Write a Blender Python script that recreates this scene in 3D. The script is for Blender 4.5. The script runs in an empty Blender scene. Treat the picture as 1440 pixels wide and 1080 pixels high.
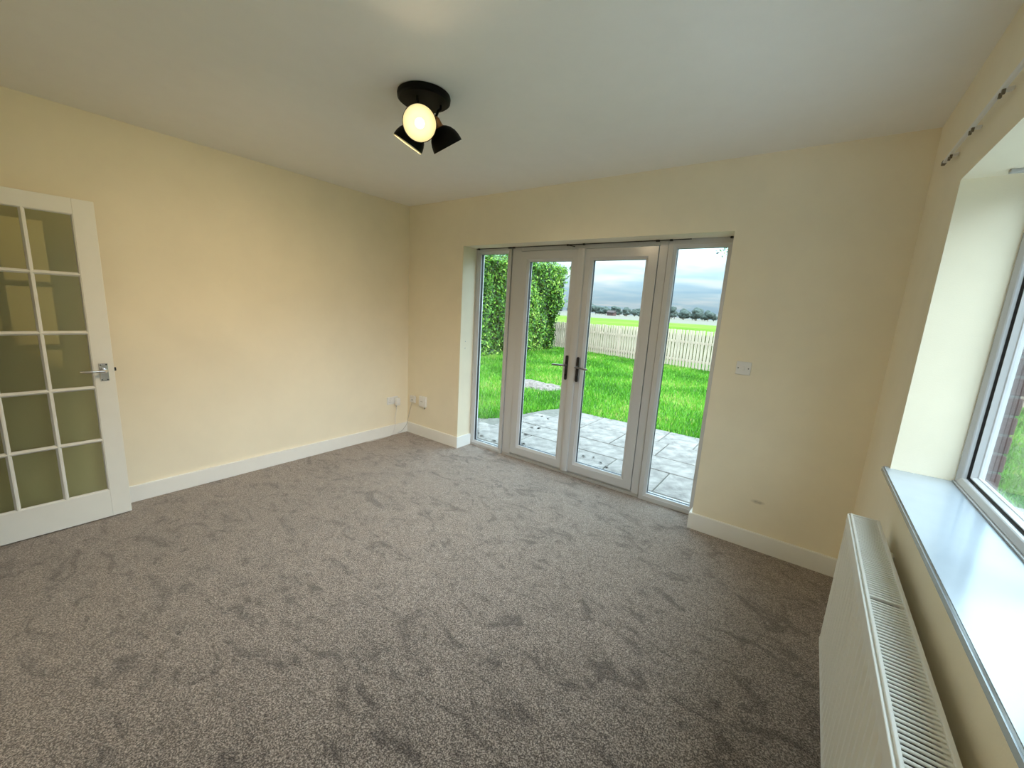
import bpy, bmesh, math, random
import numpy as np
from mathutils import Matrix, Vector

random.seed(7)
rng = np.random.default_rng(11)
SC = bpy.context.scene
COL = SC.collection

# ------------------------------------------------------------------ room numbers (metres)
# inner corner of the left and back walls at floor level is the origin; x right, y outwards, z up
W, H = 4.0725, 2.53            # back wall length, ceiling height
NEAR = -3.30                   # wall behind the photographer
OX0, OX1, OZ = 0.817, 3.206, 2.088      # french door opening in the back wall
FY = 0.203                     # room face of the french door frames
WY0, WY1, WZ0, WZ1 = -0.7146, -2.60, 0.930, 2.095   # right window opening
WX = W + 0.1934                # room face of the right window frame
GZ = -0.15                     # ground outside

# ------------------------------------------------------------------ camera
cam_data = bpy.data.cameras.new('camera')
cam_data.sensor_fit = 'HORIZONTAL'
cam_data.sensor_width = 36.0
cam_data.lens = 568.24 * 36.0 / 1440.0
cam_data.clip_start = 0.02
cam_data.clip_end = 3000
cam = bpy.data.objects.new('camera', cam_data)
COL.objects.link(cam)
cam.matrix_world = (Matrix.Translation((3.7114, -3.0428, 1.5182)) @ Matrix.Rotation(0.6274, 4, 'Z')
                    @ Matrix.Rotation(1.3846, 4, 'X') @ Matrix.Rotation(0.0589, 4, 'Z'))
SC.camera = cam

# ------------------------------------------------------------------ view and light
SC.view_settings.view_transform = 'Standard'
SC.view_settings.look = 'None'
SC.view_settings.gamma = 1.0
SC.view_settings.use_curve_mapping = False
SC.view_settings.exposure = 2.05
SC.cycles.max_bounces = 16
SC.cycles.diffuse_bounces = 10
SC.cycles.transparent_max_bounces = 24
SC.cycles.caustics_reflective = False
SC.cycles.caustics_refractive = False

SKY_STRENGTH = 0.185
SKY_RISE, SKY_TOP = 0.55, 12.5
world = bpy.data.worlds.new('overcast_sky')
SC.world = world
world.use_nodes = True
wn = world.node_tree.nodes
wl = world.node_tree.links
wn.clear()


def N(nodes, kind, **kw):
    n = nodes.new(kind)
    for k, v in kw.items():
        if k == 'inp':
            for i, val in v.items():
                n.inputs[i].default_value = val
        else:
            setattr(n, k, v)
    return n


def ramp(nodes, stops, interp='LINEAR'):
    r = nodes.new('ShaderNodeValToRGB')
    r.color_ramp.interpolation = interp
    el = r.color_ramp.elements
    while len(el) < len(stops):
        el.new(0.5)
    for e, (pos, c) in zip(el, stops):
        e.position = pos
        e.color = (*c, 1) if len(c) == 3 else c
    return r


def math_node(nodes, links, op, a, b=None, clamp=False):
    n = nodes.new('ShaderNodeMath')
    n.operation = op
    n.use_clamp = clamp
    for i, v in enumerate((a, b)):
        if v is None:
            continue
        if isinstance(v, (int, float)):
            n.inputs[i].default_value = v
        else:
            links.new(v, n.inputs[i])
    return n.outputs[0]


def build_sky():
    tc = N(wn, 'ShaderNodeTexCoord')
    sep = N(wn, 'ShaderNodeSeparateXYZ')
    wl.new(tc.outputs['Generated'], sep.inputs[0])
    z = math_node(wn, wl, 'MAXIMUM', sep.outputs['Z'], 0.0)
    den = math_node(wn, wl, 'ADD', z, 0.06)
    cx = math_node(wn, wl, 'DIVIDE', sep.outputs['X'], den)
    cy = math_node(wn, wl, 'DIVIDE', sep.outputs['Y'], den)
    comb = N(wn, 'ShaderNodeCombineXYZ')
    wl.new(cx, comb.inputs[0])
    wl.new(cy, comb.inputs[1])
    n1 = N(wn, 'ShaderNodeTexNoise', inp={'Scale': 0.55, 'Detail': 7.0, 'Roughness': 0.55, 'Distortion': 0.3})
    wl.new(comb.outputs[0], n1.inputs['Vector'])
    cr = ramp(wn, [(0.34, (0.42, 0.66, 0.84)), (0.50, (0.56, 0.78, 0.90)), (0.66, (0.86, 0.96, 1.0))])
    wl.new(n1.outputs['Fac'], cr.inputs[0])
    # overcast sky: the zenith is brighter than the horizon
    mr = N(wn, 'ShaderNodeMapRange', interpolation_type='SMOOTHSTEP', inp={'From Min': 0.0, 'From Max': SKY_RISE, 'To Min': 1.0, 'To Max': SKY_TOP})
    wl.new(z, mr.inputs['Value'])
    g = mr.outputs[0]
    mul = N(wn, 'ShaderNodeMix', data_type='RGBA', blend_type='MULTIPLY')
    mul.inputs[0].default_value = 1.0
    wl.new(cr.outputs[0], mul.inputs[6])
    gc = N(wn, 'ShaderNodeCombineColor')
    for i in range(3):
        wl.new(g, gc.inputs[i])
    wl.new(gc.outputs[0], mul.inputs[7])
    mul.clamp_result = False
    bg = N(wn, 'ShaderNodeBackground')
    bg.inputs['Strength'].default_value = SKY_STRENGTH
    wl.new(mul.outputs[2], bg.inputs['Color'])
    out = N(wn, 'ShaderNodeOutputWorld')
    wl.new(bg.outputs[0], out.inputs[0])


build_sky()

# sun spread wide by thin cloud, from the side of the right window
sun_data = bpy.data.lights.new('veiled_sun', 'SUN')
sun_data.energy = 1.3
sun_data.angle = math.radians(60)
sun_data.color = (0.97, 0.985, 1.0)
sun = bpy.data.objects.new('veiled_sun', sun_data)
COL.objects.link(sun)
sun.rotation_euler = Vector((-0.80, 0.14, -0.58)).to_track_quat('-Z', 'Y').to_euler()
sun.location = (12, -4, 10)

BULB_STRENGTH = 1.5

# ------------------------------------------------------------------ materials
MATS = {}


def material(name, color, rough=0.5, metal=0.0, spec=0.5, var=0.0, var_scale=8.0, bump=0.0, bump_scale=80.0,
             coat=0.0, sheen=0.0, second=None, stretch=None):
    """principled material: base colour with optional noise variation and bump"""
    m = bpy.data.materials.new(name)
    m.use_nodes = True
    nt = m.node_tree
    b = nt.nodes['Principled BSDF']
    b.inputs['Base Color'].default_value = (*color, 1)
    b.inputs['Roughness'].default_value = rough
    b.inputs['Metallic'].default_value = metal
    b.inputs['Specular IOR Level'].default_value = spec
    b.inputs['Coat Weight'].default_value = coat
    b.inputs['Sheen Weight'].default_value = sheen
    tc = nt.nodes.new('ShaderNodeTexCoord')
    vec = tc.outputs['Object']
    if stretch:
        mp = nt.nodes.new('ShaderNodeMapping')
        mp.inputs['Scale'].default_value = stretch
        nt.links.new(vec, mp.inputs[0])
        vec = mp.outputs[0]
    if var or second:
        n = N(nt.nodes, 'ShaderNodeTexNoise', inp={'Scale': var_scale, 'Detail': 4.0, 'Roughness': 0.6})
        nt.links.new(vec, n.inputs['Vector'])
        if second is None:
            lo = tuple(c * (1 - var) for c in color)
            hi = tuple(min(1, c * (1 + var)) for c in color)
        else:
            lo, hi = color, second
        r = ramp(nt.nodes, [(0.32, lo), (0.68, hi)])
        nt.links.new(n.outputs['Fac'], r.inputs[0])
        nt.links.new(r.outputs[0], b.inputs['Base Color'])
    if bump:
        n2 = N(nt.nodes, 'ShaderNodeTexNoise', inp={'Scale': bump_scale, 'Detail': 3.0})
        nt.links.new(vec, n2.inputs['Vector'])
        bp = N(nt.nodes, 'ShaderNodeBump', inp={'Strength': bump, 'Distance': 0.01})
        nt.links.new(n2.outputs['Fac'], bp.inputs['Height'])
        nt.links.new(bp.outputs[0], b.inputs['Normal'])
    MATS[name] = m
    return m


def glass_material(name, tint, gloss=1.0, rough=0.0):
    m = bpy.data.materials.new(name)
    m.use_nodes = True
    nt = m.node_tree
    nt.nodes.clear()
    t = N(nt.nodes, 'ShaderNodeBsdfTransparent', inp={'Color': (*tint, 1)})
    g = N(nt.nodes, 'ShaderNodeBsdfGlossy', inp={'Roughness': rough})
    f = N(nt.nodes, 'ShaderNodeFresnel', inp={'IOR': 1.45})
    mu = math_node(nt.nodes, nt.links, 'MULTIPLY', f.outputs[0], gloss)
    mx = N(nt.nodes, 'ShaderNodeMixShader')
    nt.links.new(mu, mx.inputs[0])
    nt.links.new(t.outputs[0], mx.inputs[1])
    nt.links.new(g.outputs[0], mx.inputs[2])
    o = N(nt.nodes, 'ShaderNodeOutputMaterial')
    nt.links.new(mx.outputs[0], o.inputs[0])
    MATS[name] = m
    return m


def emission_material(name, color, strength):
    m = bpy.data.materials.new(name)
    m.use_nodes = True
    nt = m.node_tree
    nt.nodes.clear()
    e = N(nt.nodes, 'ShaderNodeEmission', inp={'Color': (*color, 1), 'Strength': strength})
    o = N(nt.nodes, 'ShaderNodeOutputMaterial')
    nt.links.new(e.outputs[0], o.inputs[0])
    MATS[name] = m
    return m


def wall_material():
    """cream emulsion with roller texture and one small scuff low on the back wall"""
    m = material('cream_paint', (0.87, 0.80, 0.645), rough=0.62, spec=0.3, var=0.025, var_scale=3.0, bump=0.06, bump_scale=220)
    nt = m.node_tree
    b = nt.nodes['Principled BSDF']
    src = b.inputs['Base Color'].links[0].from_socket
    geo = N(nt.nodes, 'ShaderNodeNewGeometry')
    sub = N(nt.nodes, 'ShaderNodeVectorMath', operation='SUBTRACT')
    nt.links.new(geo.outputs['Position'], sub.inputs[0])
    sub.inputs[1].default_value = (3.594, 0.0, 0.335)
    scl = N(nt.nodes, 'ShaderNodeVectorMath', operation='MULTIPLY')
    scl.inputs[1].default_value = (22, 60, 60)
    nt.links.new(sub.outputs[0], scl.inputs[0])
    ln = N(nt.nodes, 'ShaderNodeVectorMath', operation='LENGTH')
    nt.links.new(scl.outputs[0], ln.inputs[0])
    nz = N(nt.nodes, 'ShaderNodeTexNoise', inp={'Scale': 60.0, 'Detail': 3.0})
    nt.links.new(geo.outputs['Position'], nz.inputs['Vector'])
    a = math_node(nt.nodes, nt.links, 'SUBTRACT', 1.0, ln.outputs['Value'], clamp=True)
    a = math_node(nt.nodes, nt.links, 'MULTIPLY', a, nz.outputs['Fac'], clamp=True)
    a = math_node(nt.nodes, nt.links, 'MULTIPLY', a, 1.3, clamp=True)
    mx = N(nt.nodes, 'ShaderNodeMix', data_type='RGBA')
    nt.links.new(a, mx.inputs[0])
    nt.links.new(src, mx.inputs[6])
    mx.inputs[7].default_value = (0.25, 0.22, 0.16, 1)
    nt.links.new(mx.outputs[2], b.inputs['Base Color'])
    return m


def carpet_material():
    m = bpy.data.materials.new('taupe_carpet')
    m.use_nodes = True
    nt = m.node_tree
    b = nt.nodes['Principled BSDF']
    b.inputs['Roughness'].default_value = 0.95
    b.inputs['Specular IOR Level'].default_value = 0.1
    b.inputs['Sheen Weight'].default_value = 0.9
    b.inputs['Sheen Roughness'].default_value = 0.45
    b.inputs['Sheen Tint'].default_value = (0.82, 0.75, 0.70, 1)
    tc = N(nt.nodes, 'ShaderNodeTexCoord')
    fine = N(nt.nodes, 'ShaderNodeTexNoise', inp={'Scale': 190.0, 'Detail': 2.0, 'Roughness': 0.8})
    nt.links.new(tc.outputs['Object'], fine.inputs['Vector'])
    fr = ramp(nt.nodes, [(0.36, (0.024, 0.017, 0.014)), (0.50, (0.15, 0.118, 0.10)), (0.64, (0.50, 0.415, 0.365))])
    nt.links.new(fine.outputs['Fac'], fr.inputs[0])
    # pile brushed different ways: patches with fairly sharp edges
    mp = N(nt.nodes, 'ShaderNodeMapping')
    mp.inputs['Rotation'].default_value = (0, 0, 0.6)
    mp.inputs['Scale'].default_value = (1.0, 1.7, 1.0)
    nt.links.new(tc.outputs['Object'], mp.inputs[0])
    blot = N(nt.nodes, 'ShaderNodeTexNoise', inp={'Scale': 4.6, 'Detail': 6.0, 'Roughness': 0.66, 'Distortion': 1.4})
    nt.links.new(mp.outputs[0], blot.inputs['Vector'])
    br = ramp(nt.nodes, [(0.34, (0.40, 0.38, 0.38)), (0.405, (0.60, 0.59, 0.59)), (0.455, (0.98, 0.98, 0.98)), (0.66, (1.18, 1.18, 1.18))])
    nt.links.new(blot.outputs['Fac'], br.inputs[0])
    mx = N(nt.nodes, 'ShaderNodeMix', data_type='RGBA', blend_type='MULTIPLY')
    mx.inputs[0].default_value = 1.0
    nt.links.new(fr.outputs[0], mx.inputs[6])
    nt.links.new(br.outputs[0], mx.inputs[7])
    nt.links.new(mx.outputs[2], b.inputs['Base Color'])
    bp = N(nt.nodes, 'ShaderNodeBump', inp={'Strength': 0.9, 'Distance': 0.006})
    nt.links.new(fine.outputs['Fac'], bp.inputs['Height'])
    nt.links.new(bp.outputs[0], b.inputs['Normal'])
    MATS['carpet'] = m
    return m


def leaf_material(name, stops, rough=0.45, trans=0.25):
    m = bpy.data.materials.new(name)
    m.use_nodes = True
    nt = m.node_tree
    b = nt.nodes['Principled BSDF']
    b.inputs['Roughness'].default_value = rough
    b.inputs['Specular IOR Level'].default_value = 0.25
    at = N(nt.nodes, 'ShaderNodeAttribute', attribute_name='shade')
    r = ramp(nt.nodes, stops)
    nt.links.new(at.outputs['Fac'], r.inputs[0])
    nt.links.new(r.outputs[0], b.inputs['Base Color'])
    tr = N(nt.nodes, 'ShaderNodeBsdfTranslucent')
    nt.links.new(r.outputs[0], tr.inputs[0])
    mx = N(nt.nodes, 'ShaderNodeMixShader')
    mx.inputs[0].default_value = trans
    nt.links.new(b.outputs[0], mx.inputs[1])
    nt.links.new(tr.outputs[0], mx.inputs[2])
    nt.links.new(mx.outputs[0], nt.nodes['Material Output'].inputs[0])
    MATS[name] = m
    return m


WALL = wall_material()
CARPET = carpet_material()
CEIL = material('white_ceiling_paint', (0.90, 0.895, 0.885), rough=0.8, spec=0.2, var=0.01, bump=0.04, bump_scale=200)
GLOSS = material('white_gloss_paint', (0.86, 0.86, 0.84), rough=0.28, spec=0.5, var=0.01)
DOORPAINT = material('white_door_paint', (0.84, 0.84, 0.80), rough=0.4, spec=0.4, var=0.015)
SILLPAINT = material('sky_tinted_sill_gloss', (0.36, 0.42, 0.48), rough=0.14, spec=1.0, var=0.02, bump=0.03, bump_scale=14)  # white sill, base tinted blue-grey to carry the sky's reflection
UPVC = material('white_upvc', (0.55, 0.555, 0.575), rough=0.22, spec=0.5)
BLACK = material('black_rubber', (0.012, 0.012, 0.014), rough=0.6)
GLASS = glass_material('clear_glass', (0.97, 0.985, 0.98), gloss=0.4)
OBSCURE = glass_material('stippled_glass', (0.86, 0.86, 0.74), gloss=1.0, rough=0.25)
CHROME = material('chrome', (0.75, 0.75, 0.76), rough=0.18, metal=1.0)
SATIN = material('dark_satin_metal', (0.22, 0.22, 0.23), rough=0.3, metal=1.0)
PEWTER = material('dark_pewter', (0.035, 0.035, 0.038), rough=0.4, metal=0.6)
RADWHITE = material('radiator_enamel', (0.80, 0.80, 0.77), rough=0.32, spec=0.5)
FINGREY = material('shade_dark_fin_steel', (0.10, 0.10, 0.10), rough=0.7)  # fins coloured dark to give the shade under the grille
PLASTIC = material('white_plastic', (0.80, 0.80, 0.80), rough=0.35)
GLIDER = material('brown_plastic', (0.16, 0.13, 0.09), rough=0.5)
GREYPL = material('grey_plastic', (0.45, 0.45, 0.45), rough=0.5)
LAMPBLACK = material('black_lamp_metal', (0.003, 0.003, 0.0032), rough=0.5, spec=0.12)
COPPER = material('aged_copper', (0.42, 0.20, 0.09), rough=0.35, metal=1.0)
SHADEIN = material('cream_shade_lining', (0.85, 0.78, 0.58), rough=0.6)
BULB = emission_material('bulb_glow', (1.0, 0.88, 0.60), BULB_STRENGTH)
BRICK = material('red_brick', (0.05, 0.02, 0.016), rough=0.9, var_scale=14, second=(0.085, 0.04, 0.034), bump=0.5, bump_scale=60)
MORTAR = material('pale_mortar', (0.13, 0.125, 0.115), rough=0.95, var=0.15, var_scale=30, bump=0.4)
STONE = material('pale_riven_slab', (0.075, 0.065, 0.058), rough=0.9, var_scale=7.0, second=(0.17, 0.152, 0.138), bump=0.7, bump_scale=26)
GRAVEL = material('pale_gravel', (0.34, 0.325, 0.30), rough=1.0, var_scale=60.0, second=(0.58, 0.56, 0.53), bump=0.9, bump_scale=70)
JOINT = material('slab_joint_sand', (0.075, 0.07, 0.058), rough=1.0, var=0.3, var_scale=20)
TURF = material('lawn_turf', (0.012, 0.045, 0.002), rough=0.95, var_scale=3.0, second=(0.03, 0.08, 0.005), bump=0.6, bump_scale=40)
BLADE = leaf_material('grass_blade', [(0.0, (0.024, 0.095, 0.005)), (0.5, (0.072, 0.25, 0.014)), (0.9, (0.16, 0.36, 0.028)), (1.0, (0.30, 0.30, 0.09))], trans=0.35)
LAUREL = leaf_material('laurel_leaf', [(0.0, (0.001, 0.008, 0.0005)), (0.35, (0.014, 0.065, 0.003)), (0.7, (0.085, 0.23, 0.012)), (1.0, (0.28, 0.42, 0.07))], rough=0.5, trans=0.15)  # darkest stop stands in for shade between the leaves
TWIGMAT = material('hedge_twigs', (0.05, 0.045, 0.025), rough=0.95, var=0.4)
FENCEWOOD = material('weathered_fence_timber', (0.34, 0.255, 0.195), rough=0.85, var_scale=3.0, second=(0.55, 0.44, 0.345), stretch=(6, 6, 0.6))
BARK = material('tree_bark', (0.10, 0.075, 0.05), rough=0.95, var=0.3, bump=0.5, bump_scale=30)
FARLEAF = material('far_tree_foliage', (0.022, 0.034, 0.030), rough=1.0, var_scale=0.5, second=(0.045, 0.062, 0.05))
SOIL = material('dry_soil_and_clippings', (0.05, 0.036, 0.030), rough=1.0, var_scale=22, second=(0.19, 0.155, 0.135), bump=0.8, bump_scale=50)
DEADLEAF = material('brown_fallen_leaf', (0.020, 0.014, 0.009), rough=0.8, var=0.3)
BARNWALL = material('barn_wall', (0.06, 0.03, 0.025), rough=0.9, var=0.1)
BARNROOF = material('barn_roof', (0.035, 0.022, 0.02), rough=0.9, var=0.1)


def field_material():
    m = bpy.data.materials.new('open_field')
    m.use_nodes = True
    nt = m.node_tree
    b = nt.nodes['Principled BSDF']
    b.inputs['Roughness'].default_value = 1.0
    b.inputs['Specular IOR Level'].default_value = 0.0
    geo = N(nt.nodes, 'ShaderNodeNewGeometry')
    sep = N(nt.nodes, 'ShaderNodeSeparateXYZ')
    nt.links.new(geo.outputs['Position'], sep.inputs[0])
    mp = N(nt.nodes, 'ShaderNodeMapping')
    mp.inputs['Scale'].default_value = (0.05, 0.16, 1)
    nt.links.new(geo.outputs['Position'], mp.inputs[0])
    nz = N(nt.nodes, 'ShaderNodeTexNoise', inp={'Scale': 1.0, 'Detail': 5.0, 'Roughness': 0.6})
    nt.links.new(mp.outputs[0], nz.inputs['Vector'])
    near = ramp(nt.nodes, [(0.35, (0.065, 0.12, 0.016)), (0.55, (0.10, 0.155, 0.028)), (0.72, (0.16, 0.155, 0.06))])
    nt.links.new(nz.outputs['Fac'], near.inputs[0])
    # the next field over is pale stubble
    d = math_node(nt.nodes, nt.links, 'MULTIPLY_ADD', nz.outputs['Fac'], 30.0)
    nt.nodes[-1].inputs[2].default_value = -15.0
    d = math_node(nt.nodes, nt.links, 'ADD', sep.outputs['Y'], d)
    d = math_node(nt.nodes, nt.links, 'SUBTRACT', d, 120.0)
    d = math_node(nt.nodes, nt.links, 'DIVIDE', d, 20.0, clamp=True)
    mx = N(nt.nodes, 'ShaderNodeMix', data_type='RGBA')
    nt.links.new(d, mx.inputs[0])
    nt.links.new(near.outputs[0], mx.inputs[6])
    mx.inputs[7].default_value = (0.13, 0.122, 0.10, 1)
    # rough dark verge just beyond the garden fence
    v = math_node(nt.nodes, nt.links, 'SUBTRACT', 48.0, sep.outputs['Y'])
    v = math_node(nt.nodes, nt.links, 'DIVIDE', v, 6.0, clamp=True)
    mv = N(nt.nodes, 'ShaderNodeMix', data_type='RGBA')
    nt.links.new(v, mv.inputs[0])
    nt.links.new(mx.outputs[2], mv.inputs[6])
    mv.inputs[7].default_value = (0.035, 0.038, 0.016, 1)
    nt.links.new(mv.outputs[2], b.inputs['Base Color'])
    return m


FIELD = field_material()

# ------------------------------------------------------------------ mesh helpers
WLOC = {}


def box(bm, x0, x1, y0, y1, z0, z1, bev=0.0, seg=2):
    x0, x1 = sorted((x0, x1)); y0, y1 = sorted((y0, y1)); z0, z1 = sorted((z0, z1))
    r = bmesh.ops.create_cube(bm, size=1.0)
    vs = r['verts']
    for v in vs:
        v.co = Vector(((x0 + x1) / 2 + v.co.x * (x1 - x0), (y0 + y1) / 2 + v.co.y * (y1 - y0), (z0 + z1) / 2 + v.co.z * (z1 - z0)))
    if bev:
        es = list({e for v in vs for e in v.link_edges})
        bmesh.ops.bevel(bm, geom=es, offset=bev, segments=seg, affect='EDGES', profile=0.5)
    return bm


def sweep(bm, rect, profile, plane='xz', sa=1.0, sb=1.0):
    """mitred frame: profile points (inset, depth) swept round rect (a0, a1, b0, b1)"""
    a0, a1, b0, b1 = rect
    rings = []
    for (ca, cb, da, db) in ((a0, b0, 1, 1), (a1, b0, -1, 1), (a1, b1, -1, -1), (a0, b1, 1, -1)):
        ring = []
        for i, d in profile:
            a, b = ca + da * i * sa, cb + db * i * sb
            ring.append(bm.verts.new((a, d, b) if plane == 'xz' else (d, a, b)))
        rings.append(ring)
    n = len(profile)
    for k in range(4):
        r0, r1 = rings[k], rings[(k + 1) % 4]
        for j in range(n):
            bm.faces.new((r0[j], r0[(j + 1) % n], r1[(j + 1) % n], r1[j]))
    bmesh.ops.recalc_face_normals(bm, faces=bm.faces)
    return bm


def lathe(bm, profile, origin, axis, seg=40, closed=False):
    """profile (radius, height) turned round axis through origin"""
    ax = Vector(axis).normalized()
    u = ax.orthogonal().normalized()
    v = ax.cross(u)
    rings = []
    o = Vector(origin)
    for r, h in profile:
        rings.append([bm.verts.new(o + ax * h + (u * math.cos(t) + v * math.sin(t)) * max(r, 1e-5))
                      for t in (2 * math.pi * k / seg for k in range(seg))])
    idx = list(range(len(rings) - 1)) + ([len(rings) - 1] if closed else [])
    for i in idx:
        r0, r1 = rings[i], rings[(i + 1) % len(rings)]
        for k in range(seg):
            bm.faces.new((r0[k], r0[(k + 1) % seg], r1[(k + 1) % seg], r1[k]))
    bmesh.ops.remove_doubles(bm, verts=bm.verts, dist=2e-5)
    bmesh.ops.recalc_face_normals(bm, faces=bm.faces)
    return bm


def tube(bm, pts, rad, seg=10):
    pts = [Vector(q) for q in pts]
    rings = []
    prev = None
    for i, q in enumerate(pts):
        t = (pts[min(i + 1, len(pts) - 1)] - pts[max(i - 1, 0)]).normalized()
        u = t.orthogonal().normalized() if prev is None else (prev - t * prev.dot(t)).normalized()
        prev = u
        v = t.cross(u)
        r = rad[i] if isinstance(rad, (list, tuple)) else rad
        rings.append([bm.verts.new(q + (u * math.cos(a) + v * math.sin(a)) * r) for a in (2 * math.pi * k / seg for k in range(seg))])
    for r0, r1 in zip(rings, rings[1:]):
        for k in range(seg):
            bm.faces.new((r0[k], r0[(k + 1) % seg], r1[(k + 1) % seg], r1[k]))
    bm.faces.new(rings[0][::-1])
    bm.faces.new(rings[-1])
    bmesh.ops.recalc_face_normals(bm, faces=bm.faces)
    return bm


def prism(bm, outline, d0, d1, plane='xz'):
    """extrude a 2D outline between two depths"""
    f = (lambda a, b, d: (a, d, b)) if plane == 'xz' else ((lambda a, b, d: (d, a, b)) if plane == 'yz' else (lambda a, b, d: (a, b, d)))
    v0 = [bm.verts.new(f(a, b, d0)) for a, b in outline]
    v1 = [bm.verts.new(f(a, b, d1)) for a, b in outline]
    n = len(outline)
    bm.faces.new(v0)
    bm.faces.new(v1[::-1])
    for i in range(n):
        bm.faces.new((v0[i], v0[(i + 1) % n], v1[(i + 1) % n], v1[i]))
    bmesh.ops.recalc_face_normals(bm, faces=bm.faces)
    return bm


def obj(name, bm, mat, parent=None, smooth=False, origin=None):
    """link a bmesh (in world coordinates) as one mesh object with its origin at its base centre"""
    me = bpy.data.meshes.new(name)
    co = [v.co for v in bm.verts]
    if origin is None:
        lo = [min(c[i] for c in co) for i in range(3)]
        hi = [max(c[i] for c in co) for i in range(3)]
        origin = Vector(((lo[0] + hi[0]) / 2, (lo[1] + hi[1]) / 2, (lo[2] + hi[2]) / 2))
    origin = Vector(origin)
    for v in bm.verts:
        v.co -= origin
    bm.to_mesh(me)
    bm.free()
    me.materials.append(mat)
    if smooth:
        me.shade_smooth()
        try:
            me.set_sharp_from_angle(angle=math.radians(35))
        except Exception:
            pass
    o = bpy.data.objects.new(name, me)
    COL.objects.link(o)
    place(o, origin, parent)
    return o


def place(o, world, parent=None):
    world = Vector(world)
    WLOC[o.name] = world
    if parent is not None:
        o.parent = parent
        o.location = world - WLOC[parent.name]
    else:
        o.location = world


def B():
    return bmesh.new()


def tag(o, label, cat, group=None, kind=None):
    o['label'] = label
    o['category'] = cat
    if group:
        o['group'] = group
    if kind:
        o['kind'] = kind
    return o


def thing(name, loc, label, cat, group=None, kind=None):
    o = bpy.data.objects.new(name, None)
    o.empty_display_size = 0.05
    COL.objects.link(o)
    place(o, loc)
    return tag(o, label, cat, group, kind)


def struct(name, bm, mat, label, cat, smooth=False):
    return tag(obj(name, bm, mat, None, smooth), label, cat, kind='structure')


def copy_at(src, world, parent):
    c = src.copy()
    COL.objects.link(c)
    place(c, world, parent)
    return c


def array_mesh(name, verts, faces_n, mat, shade=None, parent=None, origin=(0, 0, 0)):
    """mesh from arrays; faces are consecutive runs of faces_n vertices"""
    o3 = np.array(origin, dtype=np.float32)
    verts = np.asarray(verts, dtype=np.float32).reshape(-1, 3) - o3
    nv = len(verts)
    nf = nv // faces_n
    me = bpy.data.meshes.new(name)
    me.vertices.add(nv)
    me.vertices.foreach_set('co', verts.ravel())
    me.loops.add(nv)
    me.loops.foreach_set('vertex_index', np.arange(nv, dtype=np.int32))
    me.polygons.add(nf)
    me.polygons.foreach_set('loop_start', np.arange(0, nv, faces_n, dtype=np.int32))
    me.update(calc_edges=True)
    if shade is not None:
        at = me.attributes.new('shade', 'FLOAT', 'FACE')
        at.data.foreach_set('value', np.asarray(shade, dtype=np.float32))
    me.materials.append(mat)
    o = bpy.data.objects.new(name, me)
    COL.objects.link(o)
    place(o, origin, parent)
    return o


# ------------------------------------------------------------------ room shell
b = B(); box(b, -0.02, W + 0.02, NEAR - 1.4, FY + 0.06, -0.06, 0.0)
struct('floor', b, CARPET, 'taupe brown cut-pile carpet with darker brushed patches', 'carpet')
b = B(); box(b, -0.3, W + 0.33, NEAR - 1.5, 0.33, H, H + 0.12)
struct('ceiling', b, CEIL, 'plain white painted ceiling of the room', 'ceiling')
b = B(); box(b, -0.12, 0.0, NEAR - 1.5, 0.3, -0.06, H)
struct('wall_left', b, WALL, 'long cream painted wall behind the open glazed door', 'wall')

b = B()
box(b, 0.0, OX0, 0, 0.3, -0.15, H)
box(b, OX1, W + 0.33, 0, 0.3, -0.15, H)
box(b, OX0, OX1, 0, 0.3, OZ, H)
struct('wall_back', b, WALL, 'cream painted wall around the french doors', 'wall')

wr = B()
box(wr, W, W + 0.26, WY0, 0.0, -0.15, H)
box(wr, W, W + 0.26, NEAR - 0.1, WY1, -0.15, H)
box(wr, W, W + 0.26, WY1, WY0, -0.15, WZ0 - 0.03)
box(wr, W, W + 0.26, WY1, WY0, WZ1, H)
WR = struct('wall_right', wr, WALL, 'cream wall with the deep window and the radiator', 'wall')

b = B()
box(b, 0.0, 0.13, NEAR - 0.1, NEAR, 0, H)
box(b, 0.93, W, NEAR - 0.1, NEAR, 0, H)
box(b, 0.13, 0.93, NEAR - 0.1, NEAR, 2.03, H)
struct('wall_near', b, WALL, 'cream wall with the open doorway to the hall', 'wall')
b = B()
box(b, 0.0, 2.0, NEAR - 1.4, NEAR - 1.3, 0, H)
box(b, 1.9, 2.0, NEAR - 1.3, NEAR - 0.1, 0, H)
struct('wall_hall', b, WALL, 'cream hall wall beyond the doorway', 'wall')
b = B()
box(b, 0.085, 0.135, NEAR - 0.1, NEAR + 0.0, 0, 2.03)
box(b, 0.93, 0.96, NEAR - 0.11, NEAR + 0.02, 0, 2.06)
box(b, 0.13, 0.93, NEAR - 0.11, NEAR + 0.02, 2.0, 2.06)
struct('trim_2', b, GLOSS, 'white painted lining of the hall doorway', 'door frame')

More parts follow.
